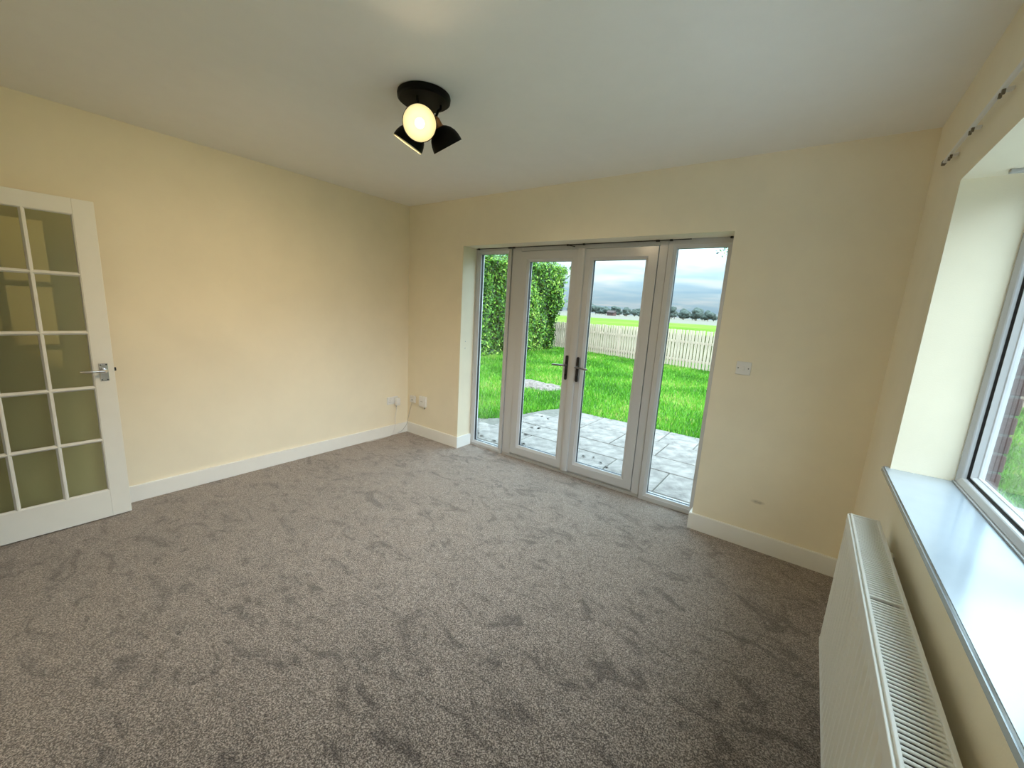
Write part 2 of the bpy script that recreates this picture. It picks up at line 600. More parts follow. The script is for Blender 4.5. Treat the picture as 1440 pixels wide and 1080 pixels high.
# outer brick skin beside the right window: mortar bed with single bricks standing proud of it
SK0, SK1 = W + 0.265, W + 0.303
b = B()
box(b, SK0, SK1 - 0.006, WY0 - 0.012, 0.29, -0.15, H)
box(b, SK0, SK1 - 0.006, NEAR - 0.1, WY1 + 0.012, -0.15, H)
box(b, SK0, SK1 - 0.006, WY1 + 0.012, WY0 - 0.012, WZ1 - 0.01, H)
box(b, SK0, SK1 - 0.006, WY1 + 0.012, WY0 - 0.012, -0.15, WZ0 - 0.095)
SKIN = struct('wall_brick_skin', b, MORTAR, 'red brick outer wall around the right window', 'brick wall')
course = 0.075
proto_full = proto_half = None
for k in range(0, 19):
    z = WZ0 - 0.075 + k * course
    if z + 0.065 > H:
        break
    half = k % 2 == 0
    ln = 0.1025 if half else 0.215
    y_end = WY0 - 0.018
    y = y_end
    first = True
    while y < 0.2:
        L = ln if first else 0.215
        if y + L > 0.29:
            break
        key = 'half' if L < 0.2 else 'full'
        loc = ((SK0 + SK1 + 0.004) / 2, y + L / 2, z + 0.0325)
        if key == 'half' and proto_half is None:
            b = B(); box(b, SK0 + 0.002, SK1 + 0.004, y, y + L, z, z + 0.065, 0.003, 1)
            proto_half = obj('brick', b, BRICK, SKIN)
        elif key == 'full' and proto_full is None:
            b = B(); box(b, SK0 + 0.002, SK1 + 0.004, y, y + L, z, z + 0.065, 0.003, 1)
            proto_full = obj('brick', b, BRICK, SKIN)
        else:
            copy_at(proto_half if key == 'half' else proto_full, loc, SKIN)
        y += L + 0.010
        first = False

# skirting boards
SK = 0.018
SH = 0.122


def skirting(name, boxes, label):
    b = B()
    for q in boxes:
        box(b, *q, 0.004, 2)
    return struct(name, b, GLOSS, label, 'skirting board')


skirting('baseboard_left', [(0, SK, NEAR, 0, 0, SH)], 'white skirting board along the long cream wall')


def skirting_return(name, outline, label):
    b = B(); prism(b, outline, 0, SH, 'xy')
    bmesh.ops.bevel(b, geom=[q for q in b.edges if q.verts[0].co.z > SH - 1e-4 and q.verts[1].co.z > SH - 1e-4], offset=0.004, segments=2, affect='EDGES')
    return struct(name, b, GLOSS, label, 'skirting board')


skirting_return('baseboard_back', [(SK, -SK), (OX0 + SK, -SK), (OX0 + SK, FY - 0.007), (OX0, FY - 0.007), (OX0, 0), (SK, 0)],
                'short white skirting board between the corner sockets and the doors')
skirting_return('baseboard_back.001', [(W - SK, -SK), (W - SK, 0), (OX1, 0), (OX1, FY - 0.007), (OX1 - SK, FY - 0.007), (OX1 - SK, -SK)],
                'white skirting board under the light switch')
skirting('baseboard_right', [(W - SK, W, NEAR, 0, 0, SH)], 'white skirting board behind the radiator')

# ------------------------------------------------------------------ french door set
GASK0, GASK1 = FY + 0.020, FY + 0.050


def glazing(parent, rect, plane='xz', g0=GASK0, g1=GASK1, sgn=1):
    """black gasket ring round rect, with the pane behind it"""
    a0, a1, b0, b1 = rect
    gb = B(); sweep(gb, (a0 - 0.006, a1 + 0.006, b0 - 0.006, b1 + 0.006), [(0, g0), (0.0062, g0), (0.0062, g1), (0, g1)], plane)
    g = obj('gasket', gb, BLACK, parent)
    pb = B()
    if plane == 'xz':
        box(pb, a0 - 0.004, a1 + 0.004, g1, g1 + 0.006, b0 - 0.004, b1 + 0.004)
    else:
        box(pb, g1, g1 + 0.006, a0 - 0.004, a1 + 0.004, b0 - 0.004, b1 + 0.004)
    p = obj('pane', pb, GLASS, parent)
    return g, p


def profile(w, face, back, bead=0.012):
    """upvc section: flat face, sloped glazing bead, reveal back to the glass"""
    return [(0, face), (0.002, face - 0.0), (w - 0.024, face), (w - 0.021, face + 0.003), (w - 0.004, face + bead), (w, face + bead + 0.004),
            (w, GASK0 if face < 1 else face + 0.02), (w - 0.006, GASK0 if face < 1 else face + 0.02), (w - 0.006, back), (0, back)]


def sidelight(name, rect, w, label):
    x0, x1, z0, z1 = rect
    root = thing(name, ((x0 + x1) / 2, FY + 0.035, z0), label, 'window', kind='structure')
    b = B(); sweep(b, rect, profile(w, FY - 0.006, FY + 0.07))
    obj('window_frame', b, UPVC, root)
    glazing(root, (x0 + w, x1 - w, z0 + w, z1 - w))
    return root


sidelight('window_1', (OX0 + 0.001, 1.266, 0.001, OZ - 0.004), 0.052, 'narrow white framed side window showing the leafy hedge')
sidelight('window_2', (2.742, OX1 - 0.001, 0.001, OZ - 0.004), 0.060, 'narrow white framed side window beside the light switch')

root = thing('trim_1', (2.02, FY + 0.035, 0.0), 'white frame and threshold around the pair of french doors', 'door frame', kind='structure')
b = B(); box(b, 1.272, 1.374, FY + 0.006, FY + 0.07, 0.022, OZ - 0.004, 0.003); obj('jamb', b, UPVC, root)
b = B(); box(b, 2.672, 2.737, FY + 0.006, FY + 0.07, 0.022, OZ - 0.004, 0.003); obj('jamb', b, UPVC, root)
b = B(); box(b, 1.374, 2.672, FY + 0.006, FY + 0.07, 2.050, OZ - 0.004, 0.003); obj('head', b, UPVC, root)
b = B(); box(b, 1.272, 2.737, FY + 0.004, FY + 0.075, 0.0, 0.022, 0.002); box(b, 1.374, 2.672, FY + 0.016, FY + 0.07, 0.022, 0.041, 0.002)
o = obj('threshold', b, GREYPL, root); o['label'] = 'grey threshold strip under the doors'
b = B()
for x in (1.2665, 2.7375):
    box(b, x, x + 0.0045, FY + 0.03, FY + 0.06, 0.005, OZ - 0.006)
o = obj('seal', b, BLACK, root); o['label'] = 'dark seal lines beside the jambs'


def leaf(name, rect, label, hx, lever_dir, astragal=False):
    x0, x1, z0, z1 = rect
    root = thing(name, ((x0 + x1) / 2, FY + 0.03, z0), label, 'door', kind='structure')
    b = B(); sweep(b, rect, profile(0.095, FY - 0.002, FY + 0.066))
    obj('door_frame', b, UPVC, root)
    glazing(root, (x0 + 0.095, x1 - 0.095, z0 + 0.095, z1 - 0.095))
    if astragal:
        b = B()
        prism(b, [(1.985, FY - 0.003), (1.990, FY - 0.016), (2.000, FY - 0.021), (2.042, FY - 0.021), (2.052, FY - 0.016), (2.057, FY - 0.003)],
              z0 - 0.012, z1 + 0.002, 'xy')
        obj('meeting_strip', b, UPVC, root, smooth=True)
    h = obj('handle_plate', rounded_plate(hx, 1.012, 0.026, 0.225, FY - (0.021 if astragal else 0.002)), PEWTER, root, smooth=True)
    b = B()
    yf = FY - (0.029 if astragal else 0.010)
    z = 1.036
    tube(b, [(hx, yf + 0.006, z), (hx, yf - 0.038, z), (hx + lever_dir * 0.004, yf - 0.046, z), (hx + lever_dir * 0.016, yf - 0.050, z),
             (hx + lever_dir * 0.06, yf - 0.051, z - 0.002), (hx + lever_dir * 0.115, yf - 0.049, z - 0.005), (hx + lever_dir * 0.122, yf - 0.048, z - 0.005)],
         [0.009, 0.009, 0.0095, 0.009, 0.008, 0.0085, 0.006], 12)
    o = obj('lever', b, SATIN, root, smooth=True); o['label'] = 'dark satin lever handle'
    b = B(); lathe(b, [(0, 0), (0.0085, 0), (0.0085, 0.004), (0, 0.004)], (hx, yf + 0.004, 0.945), (0, -1, 0), 20)
    obj('lock_cylinder', b, CHROME, root)
    return root


def rounded_plate(cx, cz, w, h, face):
    """long handle plate with round ends, standing 8 mm off face"""
    r = w / 2
    out = [(cx + r * math.cos(t), cz + h / 2 - r + r * math.sin(t)) for t in np.linspace(0, math.pi, 11)]
    out += [(cx + r * math.cos(t), cz - h / 2 + r + r * math.sin(t)) for t in np.linspace(math.pi, 2 * math.pi, 11)]
    b = B()
    prism(b, out, face, face - 0.008)
    return b


leaf('door_1', (1.378, 2.008, 0.046, 2.046), 'glazed french door leaf without the meeting strip', 1.960, -1)
leaf('door_2', (2.032, 2.668, 0.046, 2.046), 'glazed french door leaf carrying the raised meeting strip', 2.082, 1, True)

# ------------------------------------------------------------------ right window
root = thing('window_3', (WX, (WY0 + WY1) / 2, WZ0), 'wide white framed window above the radiator with gloss sill', 'window', kind='structure')
ya, yb = WY1 + 0.001, WY0 - 0.001
fw = 0.028
b = B(); sweep(b, (ya, yb, WZ0 + 0.001, WZ1 - 0.001),
               [(0, WX), (0.010, WX), (0.0255, WX + 0.010), (fw, WX + 0.014), (fw, WX + 0.07), (0, WX + 0.07)], 'yz')
obj('window_frame', b, UPVC, root)
mid = (WY0 + WY1) / 2
b = B(); box(b, WX + 0.006, WX + 0.07, mid - 0.035, mid + 0.035, WZ0 + fw, WZ1 - fw, 0.004); obj('mullion', b, UPVC, root)
for s0, s1 in ((ya + fw, mid - 0.035), (mid + 0.035, yb - fw)):
    rect = (s0 + 0.006, s1 - 0.006, WZ0 + fw + 0.006, WZ1 - fw - 0.006)
    sb = B(); sweep(sb, rect, [(0, WX + 0.032), (0.002, WX + 0.030), (0.0055, WX + 0.030), (0.0085, WX + 0.047), (0.011, WX + 0.050), (0.011, WX + 0.054), (0.005, WX + 0.054), (0.005, WX + 0.068), (0, WX + 0.068)], 'yz')
    sash = obj('sash', sb, UPVC, root)
    gb = B(); sweep(gb, (rect[0] - 0.0062, rect[1] + 0.0062, rect[2] - 0.0062, rect[3] + 0.0062), [(0, WX + 0.0235), (0.0020, WX + 0.0235), (0.0055, WX + 0.031), (0.0055, WX + 0.036), (0, WX + 0.036)], 'yz')
    obj('gasket', gb, BLACK, sash)
    pb = B(); box(pb, WX + 0.0545, WX + 0.0605, rect[0] + 0.006, rect[1] - 0.006, rect[2] + 0.006, rect[3] - 0.006)
    obj('pane', pb, GLASS, sash)
b = B()
box(b, W - 0.024, WX + 0.001, WY1 - 0.03, WY0 + 0.03, WZ0 - 0.028, WZ0 - 0.027)
b.clear()
prism(b, [(W + 0.0, WY1), (W + 0.0, WY1 - 0.022), (W - 0.024, WY1 - 0.022), (W - 0.024, WY0 + 0.022), (W + 0.0, WY0 + 0.022), (W + 0.0, WY0), (WX + 0.03, WY0), (WX + 0.03, WY1)], WZ0 - 0.028, WZ0, 'xy')
bmesh.ops.bevel(b, geom=[e for e in b.edges if abs(e.verts[0].co.x - (W - 0.024)) < 1e-4 and abs(e.verts[1].co.x - (W - 0.024)) < 1e-4 and abs(e.verts[0].co.z - e.verts[1].co.z) < 1e-4],
                offset=0.006, segments=3, affect='EDGES')
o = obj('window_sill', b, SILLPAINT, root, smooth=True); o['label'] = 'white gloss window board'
b = B(); box(b, WX - 0.007, WX, WY1 + 0.002, WY0 - 0.002, WZ0, WZ0 + 0.006); o = obj('sealant', b, GREYPL, root); o['label'] = 'grey sealant line along the sill'
b = B(); box(b, WX + 0.073, SK1 + 0.02, WY1 + 0.012, WY0 - 0.020, WZ0 - 0.09, WZ0 - 0.062, 0.004); obj('outer_sill', b, UPVC, root)

# ------------------------------------------------------------------ radiator
RX0, RX1, RY0, RY1, RZ0, RZ1 = W - 0.137, W - 0.038, -1.012, -2.212, 0.19, 0.790
root = thing('radiator', ((RX0 + RX1) / 2, (RY0 + RY1) / 2, RZ0), 'white double panel radiator under the window', 'radiator')


def ribbed_panel(xf, direction):
    """pressed steel panel: vertical ribs 50 mm apart that die out at the top and bottom"""
    b = B()
    ny = int(round((RY0 - RY1 - 0.012) / 0.00625))
    zs = [RZ0, RZ0 + 0.004, RZ0 + 0.03, RZ0 + 0.036, RZ0 + 0.052, RZ0 + 0.07, RZ1 - 0.09, RZ1 - 0.07, RZ1 - 0.05, RZ1 - 0.03, RZ1 - 0.012, RZ1 - 0.008]
    amp = [0, 0, 0.0, 0.3, 1, 1, 1, 1, 0.4, 0.0, 0, 0]
    dep = [0.008, 0.003, 0.0, 0, 0, 0, 0, 0, 0, 0, 0.002, 0.006]
    rows = []
    for z, a, d in zip(zs, amp, dep):
        row = []
        for i in range(ny + 1):
            y = RY0 - 0.006 - (RY0 - RY1 - 0.012) * i / ny
            ph = ((y - RY0) / 0.05) % 1.0
            rib = max(0.0, min(1.0, (abs(ph - 0.5) - 0.12) / 0.12))
            row.append(b.verts.new((xf + direction * (d + 0.007 * a * rib), y, z)))
        rows.append(row)
    for r0, r1 in zip(rows, rows[1:]):
        for i in range(ny):
            b.faces.new((r0[i], r0[i + 1], r1[i + 1], r1[i]))
    # closed back so that the panel has a body
    g = bmesh.ops.extrude_face_region(b, geom=list(b.faces))
    for e in g['geom']:
        if isinstance(e, bmesh.types.BMVert):
            e.co.x = xf + direction * 0.019
    bmesh.ops.recalc_face_normals(b, faces=b.faces)
    return b


obj('front_panel', ribbed_panel(RX0, 1), RADWHITE, root, smooth=True)
obj('back_panel', ribbed_panel(RX1, -1), RADWHITE, root, smooth=True)
b = B()
for i in range(92):
    y = RY0 - 0.03 - i * 0.0125
    box(b, RX0 + 0.022, RX1 - 0.022, y - 0.0006, y + 0.0006, RZ0 + 0.04, RZ1 - 0.03)
o = obj('convector_fins', b, FINGREY, root); o['kind'] = 'stuff'
for yy, s in ((RY0, -1), (RY1, 1)):
    b = B(); box(b, RX0 + 0.004, RX1 - 0.002, yy, yy + s * 0.0025, RZ0 + 0.01, RZ1 - 0.001, 0.001, 1); obj('side_panel', b, RADWHITE, root)
# top grille: two long rails, end strips, cross bar and single slats
b = B()
box(b, RX0 + 0.001, RX0 + 0.006, RY1 + 0.001, RY0 - 0.001, RZ1 - 0.020, RZ1 - 0.003, 0.0012, 1)
box(b, RX0 + 0.009, RX0 + 0.017, RY1 + 0.001, RY0 - 0.001, RZ1 - 0.014, RZ1 + 0.002, 0.002, 2)
box(b, RX0 + 0.004, RX0 + 0.012, RY1 + 0.001, RY0 - 0.001, RZ1 - 0.016, RZ1 - 0.006)
box(b, RX1 - 0.010, RX1, RY1 + 0.001, RY0 - 0.001, RZ1 - 0.020, RZ1 + 0.001, 0.002, 2)
box(b, RX0 + 0.009, RX1 - 0.001, RY0 - 0.008, RY0 - 0.001, RZ1 - 0.012, RZ1 + 0.001, 0.001, 1)
box(b, RX0 + 0.009, RX1 - 0.001, RY1 + 0.001, RY1 + 0.008, RZ1 - 0.012, RZ1 + 0.001, 0.001, 1)
box(b, RX0 + 0.015, RX1 - 0.008, -1.6185, -1.6105, RZ1 - 0.010, RZ1 - 0.001, 0.001, 1)
GR = obj('top_grille', b, RADWHITE, root)
first = None
n_sl = int((RY0 - RY1 - 0.024) / 0.0132)
for i in range(n_sl):
    y = RY0 - 0.016 - i * 0.0132
    if abs(y + 1.6145) < 0.008:
        continue
    if first is None:
        b = B(); box(b, RX0 + 0.015, RX1 - 0.008, y - 0.0033, y + 0.0033, RZ1 - 0.0085, RZ1 - 0.0035, 0.0012, 1)
        first = obj('slat', b, RADWHITE, GR)
    else:
        copy_at(first, (WLOC[first.name].x, y, WLOC[first.name].z), GR)
for yy in (RY0 - 0.12, RY1 + 0.12):
    b = B(); box(b, RX1 - 0.001, W - 0.0005, yy - 0.02, yy + 0.02, 0.30, 0.72)
    obj('wall_bracket', b, RADWHITE, root)
b = B(); tube(b, [(RX0 + 0.03, RY1 - 0.035, 0.0), (RX0 + 0.03, RY1 - 0.035, RZ0 + 0.03), (RX0 + 0.03, RY1 - 0.02, RZ0 + 0.045), (RX0 + 0.03, RY1 + 0.004, RZ0 + 0.045)], 0.0075, 12)
obj('feed_pipe', b, COPPER, root, smooth=True)

# ------------------------------------------------------------------ glazed inner door, swung open beside the long wall
DX, DY, DZ, DW, DH = 0.1705, -2.489, 0.0085, 0.762, 1.981
DT = 0.035
root = thing('door_3', (DX - DT / 2, DY - DW / 2, DZ), 'open white inner door with fifteen stippled glass panes', 'door', kind='structure')
st, tr, brl = 0.094, 0.085, 0.181
for y0, y1 in ((DY - st, DY), (DY - DW, DY - DW + st)):
    b = B(); box(b, DX - DT, DX, y0, y1, DZ, DZ + DH, 0.0025); obj('stile', b, DOORPAINT, root)
b = B(); box(b, DX - DT, DX, DY - DW + st, DY - st, DZ + DH - tr, DZ + DH, 0.001); obj('rail', b, DOORPAINT, root)
b = B(); box(b, DX - DT, DX, DY - DW + st, DY - st, DZ, DZ + brl, 0.001); obj('rail', b, DOORPAINT, root)
gy0, gy1, gz0, gz1 = DY - DW + st, DY - st, DZ + brl, DZ + DH - tr
mw = 0.024
prof = [(-mw / 2, -0.011), (-mw / 2 + 0.009, 0.0), (mw / 2 - 0.009, 0.0), (mw / 2, -0.011), (mw / 2, -DT + 0.011), (mw / 2 - 0.009, -DT), (-mw / 2 + 0.009, -DT), (-mw / 2, -DT + 0.011)]
for k in (1, 2):
    yc = gy0 + (gy1 - gy0) * k / 3
    b = B(); prism(b, [(DX + d - 0.001, yc + a) for a, d in prof], gz0 + 0.0005, gz1 - 0.0005, 'xy'); obj('glazing_bar', b, DOORPAINT, root)
for k in range(1, 5):
    zc = gz0 + (gz1 - gz0) * k / 5
    for j in range(3):
        ya = gy0 + (gy1 - gy0) * j / 3 + (mw / 2 - 0.009 if j else 0)
        yb = gy0 + (gy1 - gy0) * (j + 1) / 3 - (mw / 2 - 0.009 if j < 2 else 0)
        b = B()
        prism(b, [(DX + d - 0.001, zc + a) for a, d in prof], ya, yb, 'xz')
        obj('glazing_bar', b, DOORPAINT, root)
cell_w, cell_h = (gy1 - gy0) / 3, (gz1 - gz0) / 5
first = None
for j in range(3):
    for k in range(5):
        c = (DX - DT / 2, gy0 + cell_w * (j + 0.5), gz0 + cell_h * (k + 0.5))
        if first is None:
            b = B(); box(b, c[0] - 0.002, c[0] + 0.002, c[1] - cell_w / 2 + 0.006, c[1] + cell_w / 2 - 0.006, c[2] - cell_h / 2 + 0.006, c[2] + cell_h / 2 - 0.006)
            first = obj('pane', b, OBSCURE, root)
        else:
            copy_at(first, c, root)
b = B(); sweep(b, (gy0 - 0.0005, gy1 + 0.0005, gz0 - 0.0005, gz1 + 0.0005), [(0, DX - 0.002), (0.004, DX - 0.003), (0.009, DX - 0.013), (0, DX - 0.013)], 'yz')
obj('glazing_bead', b, DOORPAINT, root)
hp = (DY - 0.049, 0.972)
b = B(); box(b, DX, DX + 0.006, hp[0] - 0.02, hp[0] + 0.02, hp[1] - 0.056, hp[1] + 0.056, 0.002)
HP = obj('handle_plate', b, CHROME, root); HP['label'] = 'chrome handle plate'
first = None
for dy in (-0.013, 0.013):
    for dz in (-0.047, 0.047):
        c = (DX + 0.0065, hp[0] + dy, hp[1] + dz)
        if first is None:
            b = B(); lathe(b, [(0, -0.001), (0.0042, -0.001), (0.0036, 0.0012), (0, 0.0016)], c, (1, 0, 0), 12)
            first = obj('screw', b, PEWTER, HP, smooth=True)
        else:
            copy_at(first, (WLOC[first.name].x, c[1], c[2]), HP)
b = B()
z = hp[1] + 0.012
tube(b, [(DX + 0.004, hp[0] + 0.004, z), (DX + 0.04, hp[0] + 0.004, z), (DX + 0.05, hp[0] - 0.004, z), (DX + 0.053, hp[0] - 0.03, z), (DX + 0.052, hp[0] - 0.08, z + 0.002), (DX + 0.046, hp[0] - 0.108, z + 0.003)],
     [0.010, 0.010, 0.010, 0.0085, 0.0085, 0.007], 14)
obj('lever', b, CHROME, HP, smooth=True)
b = B(); box(b, DX - 0.023, DX - 0.012, DY, DY + 0.011, hp[1] + 0.002, hp[1] + 0.024, 0.002); o = obj('latch', b, PEWTER, root); o['label'] = 'dark latch tongue'

# ------------------------------------------------------------------ ceiling spotlight
LC = Vector((1.985, -1.545, H))
root = thing('ceiling_spotlight', LC, 'black three-headed spotlight with bell shades fixed to the ceiling', 'ceiling light')
b = B(); lathe(b, [(0, 0), (0.122, 0), (0.128, -0.004), (0.130, -0.012), (0.128, -0.028), (0.120, -0.034), (0, -0.036)], LC, (0, 0, 1), 56)
obj('ceiling_rose', b, LAMPBLACK, root, smooth=True)
heads = [((2.056, -1.632, 2.354), (0.70, -0.62, -0.37)), ((1.862, -1.545, 2.322), (-0.475, -0.205, -0.855)), ((2.040, -1.428, 2.320), (0.154, 0.563, -0.812))]
mounts = [(0.020, -0.060), (-0.075, 0.000), (0.045, 0.070)]
beam_fill = [(5.0, 100), (21.0, 158), (6.5, 120)]        # spot watts and cone per head, made unequal to fill the room
for (pos, ax), (mx_, my_), (watts, cone) in zip(heads, mounts, beam_fill):
    A = Vector(ax).normalized()
    P = Vector(pos)                         # centre of the rim
    D = 0.094
    back = P - A * D
    sh = [(0.080, 0.0), (0.0795, -0.012), (0.076, -0.032), (0.068, -0.053), (0.055, -0.072), (0.038, -0.086), (0.024, -0.093), (0.020, -D)]
    b = B(); lathe(b, [(r, h) for r, h in sh] + [(0.0, -D)] + [(max(r - 0.0022, 0), h + 0.0018) for r, h in sh[::-1][1:-1]] + [(0.0775, 0.0)], P, A, 44, closed=True)
    S = obj('shade', b, LAMPBLACK, root, smooth=True)
    b = B(); lathe(b, [(0.0772, -0.001)] + [(r - 0.0034, h + 0.0022) for r, h in sh[1:-1]] + [(0.0, -D + 0.004)], P, A, 44)
    L = obj('shade_lining', b, SHADEIN, S, smooth=True); L['label'] = 'cream inside of the shade'
    b = B(); lathe(b, [(0.0772, -0.003), (0.0772, 0.0), (0.0800, 0.0006), (0.0806, -0.002), (0.0800, -0.004)], P, A, 44, closed=True)
    o = obj('rim', b, SHADEIN if ax[0] < 0 else LAMPBLACK, S, smooth=True)
    b = B(); lathe(b, [(0, -D - 0.040), (0.016, -D - 0.040), (0.021, -D - 0.034), (0.022, -D - 0.004), (0.026, -D + 0.002), (0.0, -D + 0.002)], P, A, 28)
    o = obj('lamp_holder', b, COPPER, S, smooth=True); o['label'] = 'copper lamp holder'
    b = B(); lathe(b, [(0, -D + 0.004), (0.012, -D + 0.004), (0.013, -D + 0.020), (0.0, -D + 0.020)], P, A, 20)
    obj('bulb_cap', b, PLASTIC, S)
    b = B(); lathe(b, [(0.012, -D + 0.020), (0.018, -D + 0.030), (0.0225, -D + 0.042), (0.023, -D + 0.050), (0.020, -D + 0.061), (0.012, -D + 0.069), (0.0, -D + 0.072)], P, A, 24)
    o = obj('bulb', b, BULB, S, smooth=True); o['label'] = 'glowing bulb'
    # spot added in each shade as warm fill beyond the bulb's glow
    sd = bpy.data.lights.new('lamp_beam', 'SPOT')
    sd.energy = watts
    sd.color = (1.0, 0.76, 0.47)
    sd.spot_size = math.radians(cone)
    sd.spot_blend = 1.0
    sd.shadow_soft_size = 0.02
    so = bpy.data.objects.new('lamp_beam', sd)
    COL.objects.link(so)
    so.rotation_euler = A.to_track_quat('-Z', 'Y').to_euler()
    place(so, P - A * 0.018, S)
    # knuckle and arm up to the rose
    hb = P - A * (D + 0.036)
    top = Vector((LC.x + mx_, LC.y + my_, H - 0.030))
    mid_ = (hb + top) / 2 + Vector((0, 0, 0.004))
    b = B(); tube(b, [hb, hb * 0.75 + top * 0.25 + Vector((0, 0, 0.004)), mid_, top + Vector((0, 0, -0.02)), top], 0.0065, 12)
    obj('arm', b, LAMPBLACK, root, smooth=True)
    side = A.cross(Vector((0, 0, 1))).normalized()
    b = B(); lathe(b, [(0, -0.014), (0.010, -0.014), (0.011, -0.010), (0.011, 0.010), (0.010, 0.014), (0, 0.014)], hb, side, 20)
    o = obj('knuckle', b, COPPER, root, smooth=True)

# ------------------------------------------------------------------ switch, sockets and boxes
b_root = thing('light_switch', (3.3815, 0, 1.215), 'single white light switch on the wall beside the doors', 'light switch')
sx, sz = 3.3815, 1.215
b = B(); box(b, sx - 0.043, sx + 0.043, -0.009, 0.0, sz - 0.043, sz + 0.043, 0.003); obj('switch_plate', b, PLASTIC, b_root)
b = B(); prism(b, [(-0.009, sz - 0.014), (-0.0095, sz + 0.014), (-0.0145, sz - 0.012)], sx - 0.0075, sx + 0.0075, 'yz')
b.clear()
v = [b.verts.new(q) for q in ((sx - 0.0075, -0.009, sz - 0.014), (sx + 0.0075, -0.009, sz - 0.014), (sx + 0.0075, -0.009, sz + 0.014), (sx - 0.0075, -0.009, sz + 0.014),
                              (sx - 0.0070, -0.0155, sz - 0.0135), (sx + 0.0070, -0.0155, sz - 0.0135), (sx + 0.0070, -0.0105, sz + 0.0135), (sx - 0.0070, -0.0105, sz + 0.0135))]
for f in ((0, 1, 2, 3), (4, 5, 6, 7), (0, 1, 5, 4), (1, 2, 6, 5), (2, 3, 7, 6), (3, 0, 4, 7)):
    b.faces.new([v[i] for i in f])
bmesh.ops.recalc_face_normals(b, faces=b.faces)
obj('rocker', b, PLASTIC, b_root)
first = None
for dx in (-0.030, 0.030):
    c = (sx + dx, -0.0093, sz)
    if first is None:
        b = B(); lathe(b, [(0, -0.001), (0.0038, -0.001), (0.0036, 0.0007), (0, 0.0009)], c, (0, -1, 0), 14); first = obj('screw', b, PEWTER, b_root)
    else:
        copy_at(first, (c[0], WLOC[first.name].y, c[2]), b_root)

sy, sz = -0.222, 0.408
s_root = thing('double_socket', (0, sy, sz), 'white double wall socket near the corner holding a plug', 'socket')
b = B(); box(b, 0, 0.010, sy - 0.073, sy + 0.073, sz - 0.043, sz + 0.043, 0.003); obj('socket_plate', b, PLASTIC, s_root)
first = None
for dy in (-0.036, 0.036):
    b = B(); box(b, 0.0098, 0.0132, sy + dy * 0.55 - 0.005, sy + dy * 0.55 + 0.005, sz + 0.018, sz + 0.036, 0.001, 1); obj('rocker', b, PLASTIC, s_root)
for (dy, dz, w, h) in ((-0.036, 0.008, 0.004, 0.008), (-0.047, -0.014, 0.007, 0.004), (-0.025, -0.014, 0.007, 0.004)):
    b = B(); box(b, 0.0096, 0.0104, sy + dy - w / 2, sy + dy + w / 2, sz + dz - h / 2, sz + dz + h / 2); o = obj('pin_slot', b, BLACK, s_root)
p_root = thing('plug_adapter', (0.0125, sy + 0.046, sz - 0.02), 'white plug-in power adapter in the double socket', 'plug')
b = B(); box(b, 0.0135, 0.058, sy + 0.020, sy + 0.072, sz - 0.058, sz + 0.030, 0.006, 3); obj('body', b, PLASTIC, p_root, smooth=True)
b = B(); box(b, 0.0105, 0.0137, sy + 0.024, sy + 0.068, sz - 0.045, sz + 0.020, 0.001, 1); obj('base_plate', b, GREYPL, p_root)
b = B(); lathe(b, [(0, 0), (0.005, 0), (0.004, -0.016), (0.0, -0.016)], (0.034, sy + 0.034, sz - 0.058), (0, 0, 1), 12); obj('cord_grip', b, GREYPL, p_root)

bx = thing('telephone_box', (0.105, 0, 0.412), 'small white telephone wall box next to the corner', 'wall box')
b = B(); box(b, 0.062, 0.148, -0.022, 0.0, 0.372, 0.452, 0.004); obj('cover', b, PLASTIC, bx)
b = B(); box(b, 0.094, 0.116, -0.0232, -0.0218, 0.394, 0.412, 0.0005, 1); o = obj('jack', b, GREYPL, bx)
b = B(); box(b, 0.066, 0.144, -0.0226, -0.0215, 0.428, 0.430); obj('seam', b, GREYPL, bx)
bx = thing('fibre_box', (0.28, 0, 0.41), 'larger white square network box between the telephone box and doors', 'wall box')
b = B(); box(b, 0.226, 0.336, -0.032, 0.0, 0.352, 0.476, 0.008, 3); obj('cover', b, PLASTIC, bx, smooth=True)
b = B(); box(b, 0.262, 0.300, -0.0328, -0.0318, 0.412, 0.418); obj('vent', b, GREYPL, bx)
b = B(); lathe(b, [(0, 0), (0.0045, 0), (0.0035, -0.022), (0, -0.022)], (0.315, -0.016, 0.353), (0, 0, 1), 12); obj('cord_grip', b, PEWTER, bx)

b = B()
cz = sz - 0.074
tube(b, [(0.034, sy + 0.034, cz), (0.030, sy + 0.034, cz - 0.05), (0.014, sy + 0.032, cz - 0.13), (0.024, sy + 0.028, SH + 0.03), (0.023, sy + 0.022, SH - 0.02), (0.023, sy + 0.00, 0.03), (0.024, sy - 0.03, 0.005),
         (0.028, sy - 0.10, 0.0035), (0.036, sy - 0.18, 0.0035), (0.040, sy - 0.26, 0.0035), (0.034, sy - 0.34, 0.0035)], 0.0025, 8)
tag(obj('adapter_cable', b, PLASTIC, None, smooth=True), 'thin white cable hanging from the plug adapter to the carpet', 'cable')
b = B()
tube(b, [(0.024, -0.16, 0.012), (0.024, -0.10, 0.028), (0.024, -0.045, 0.075), (0.026, -0.024, 0.112), (0.030, -0.020, 0.150), (0.05, -0.010, 0.26), (0.085, -0.006, 0.368)], 0.0022, 8)
tag(obj('telephone_cable', b, GREYPL, None, smooth=True), 'thin grey cable running from the telephone box down the corner', 'cable')

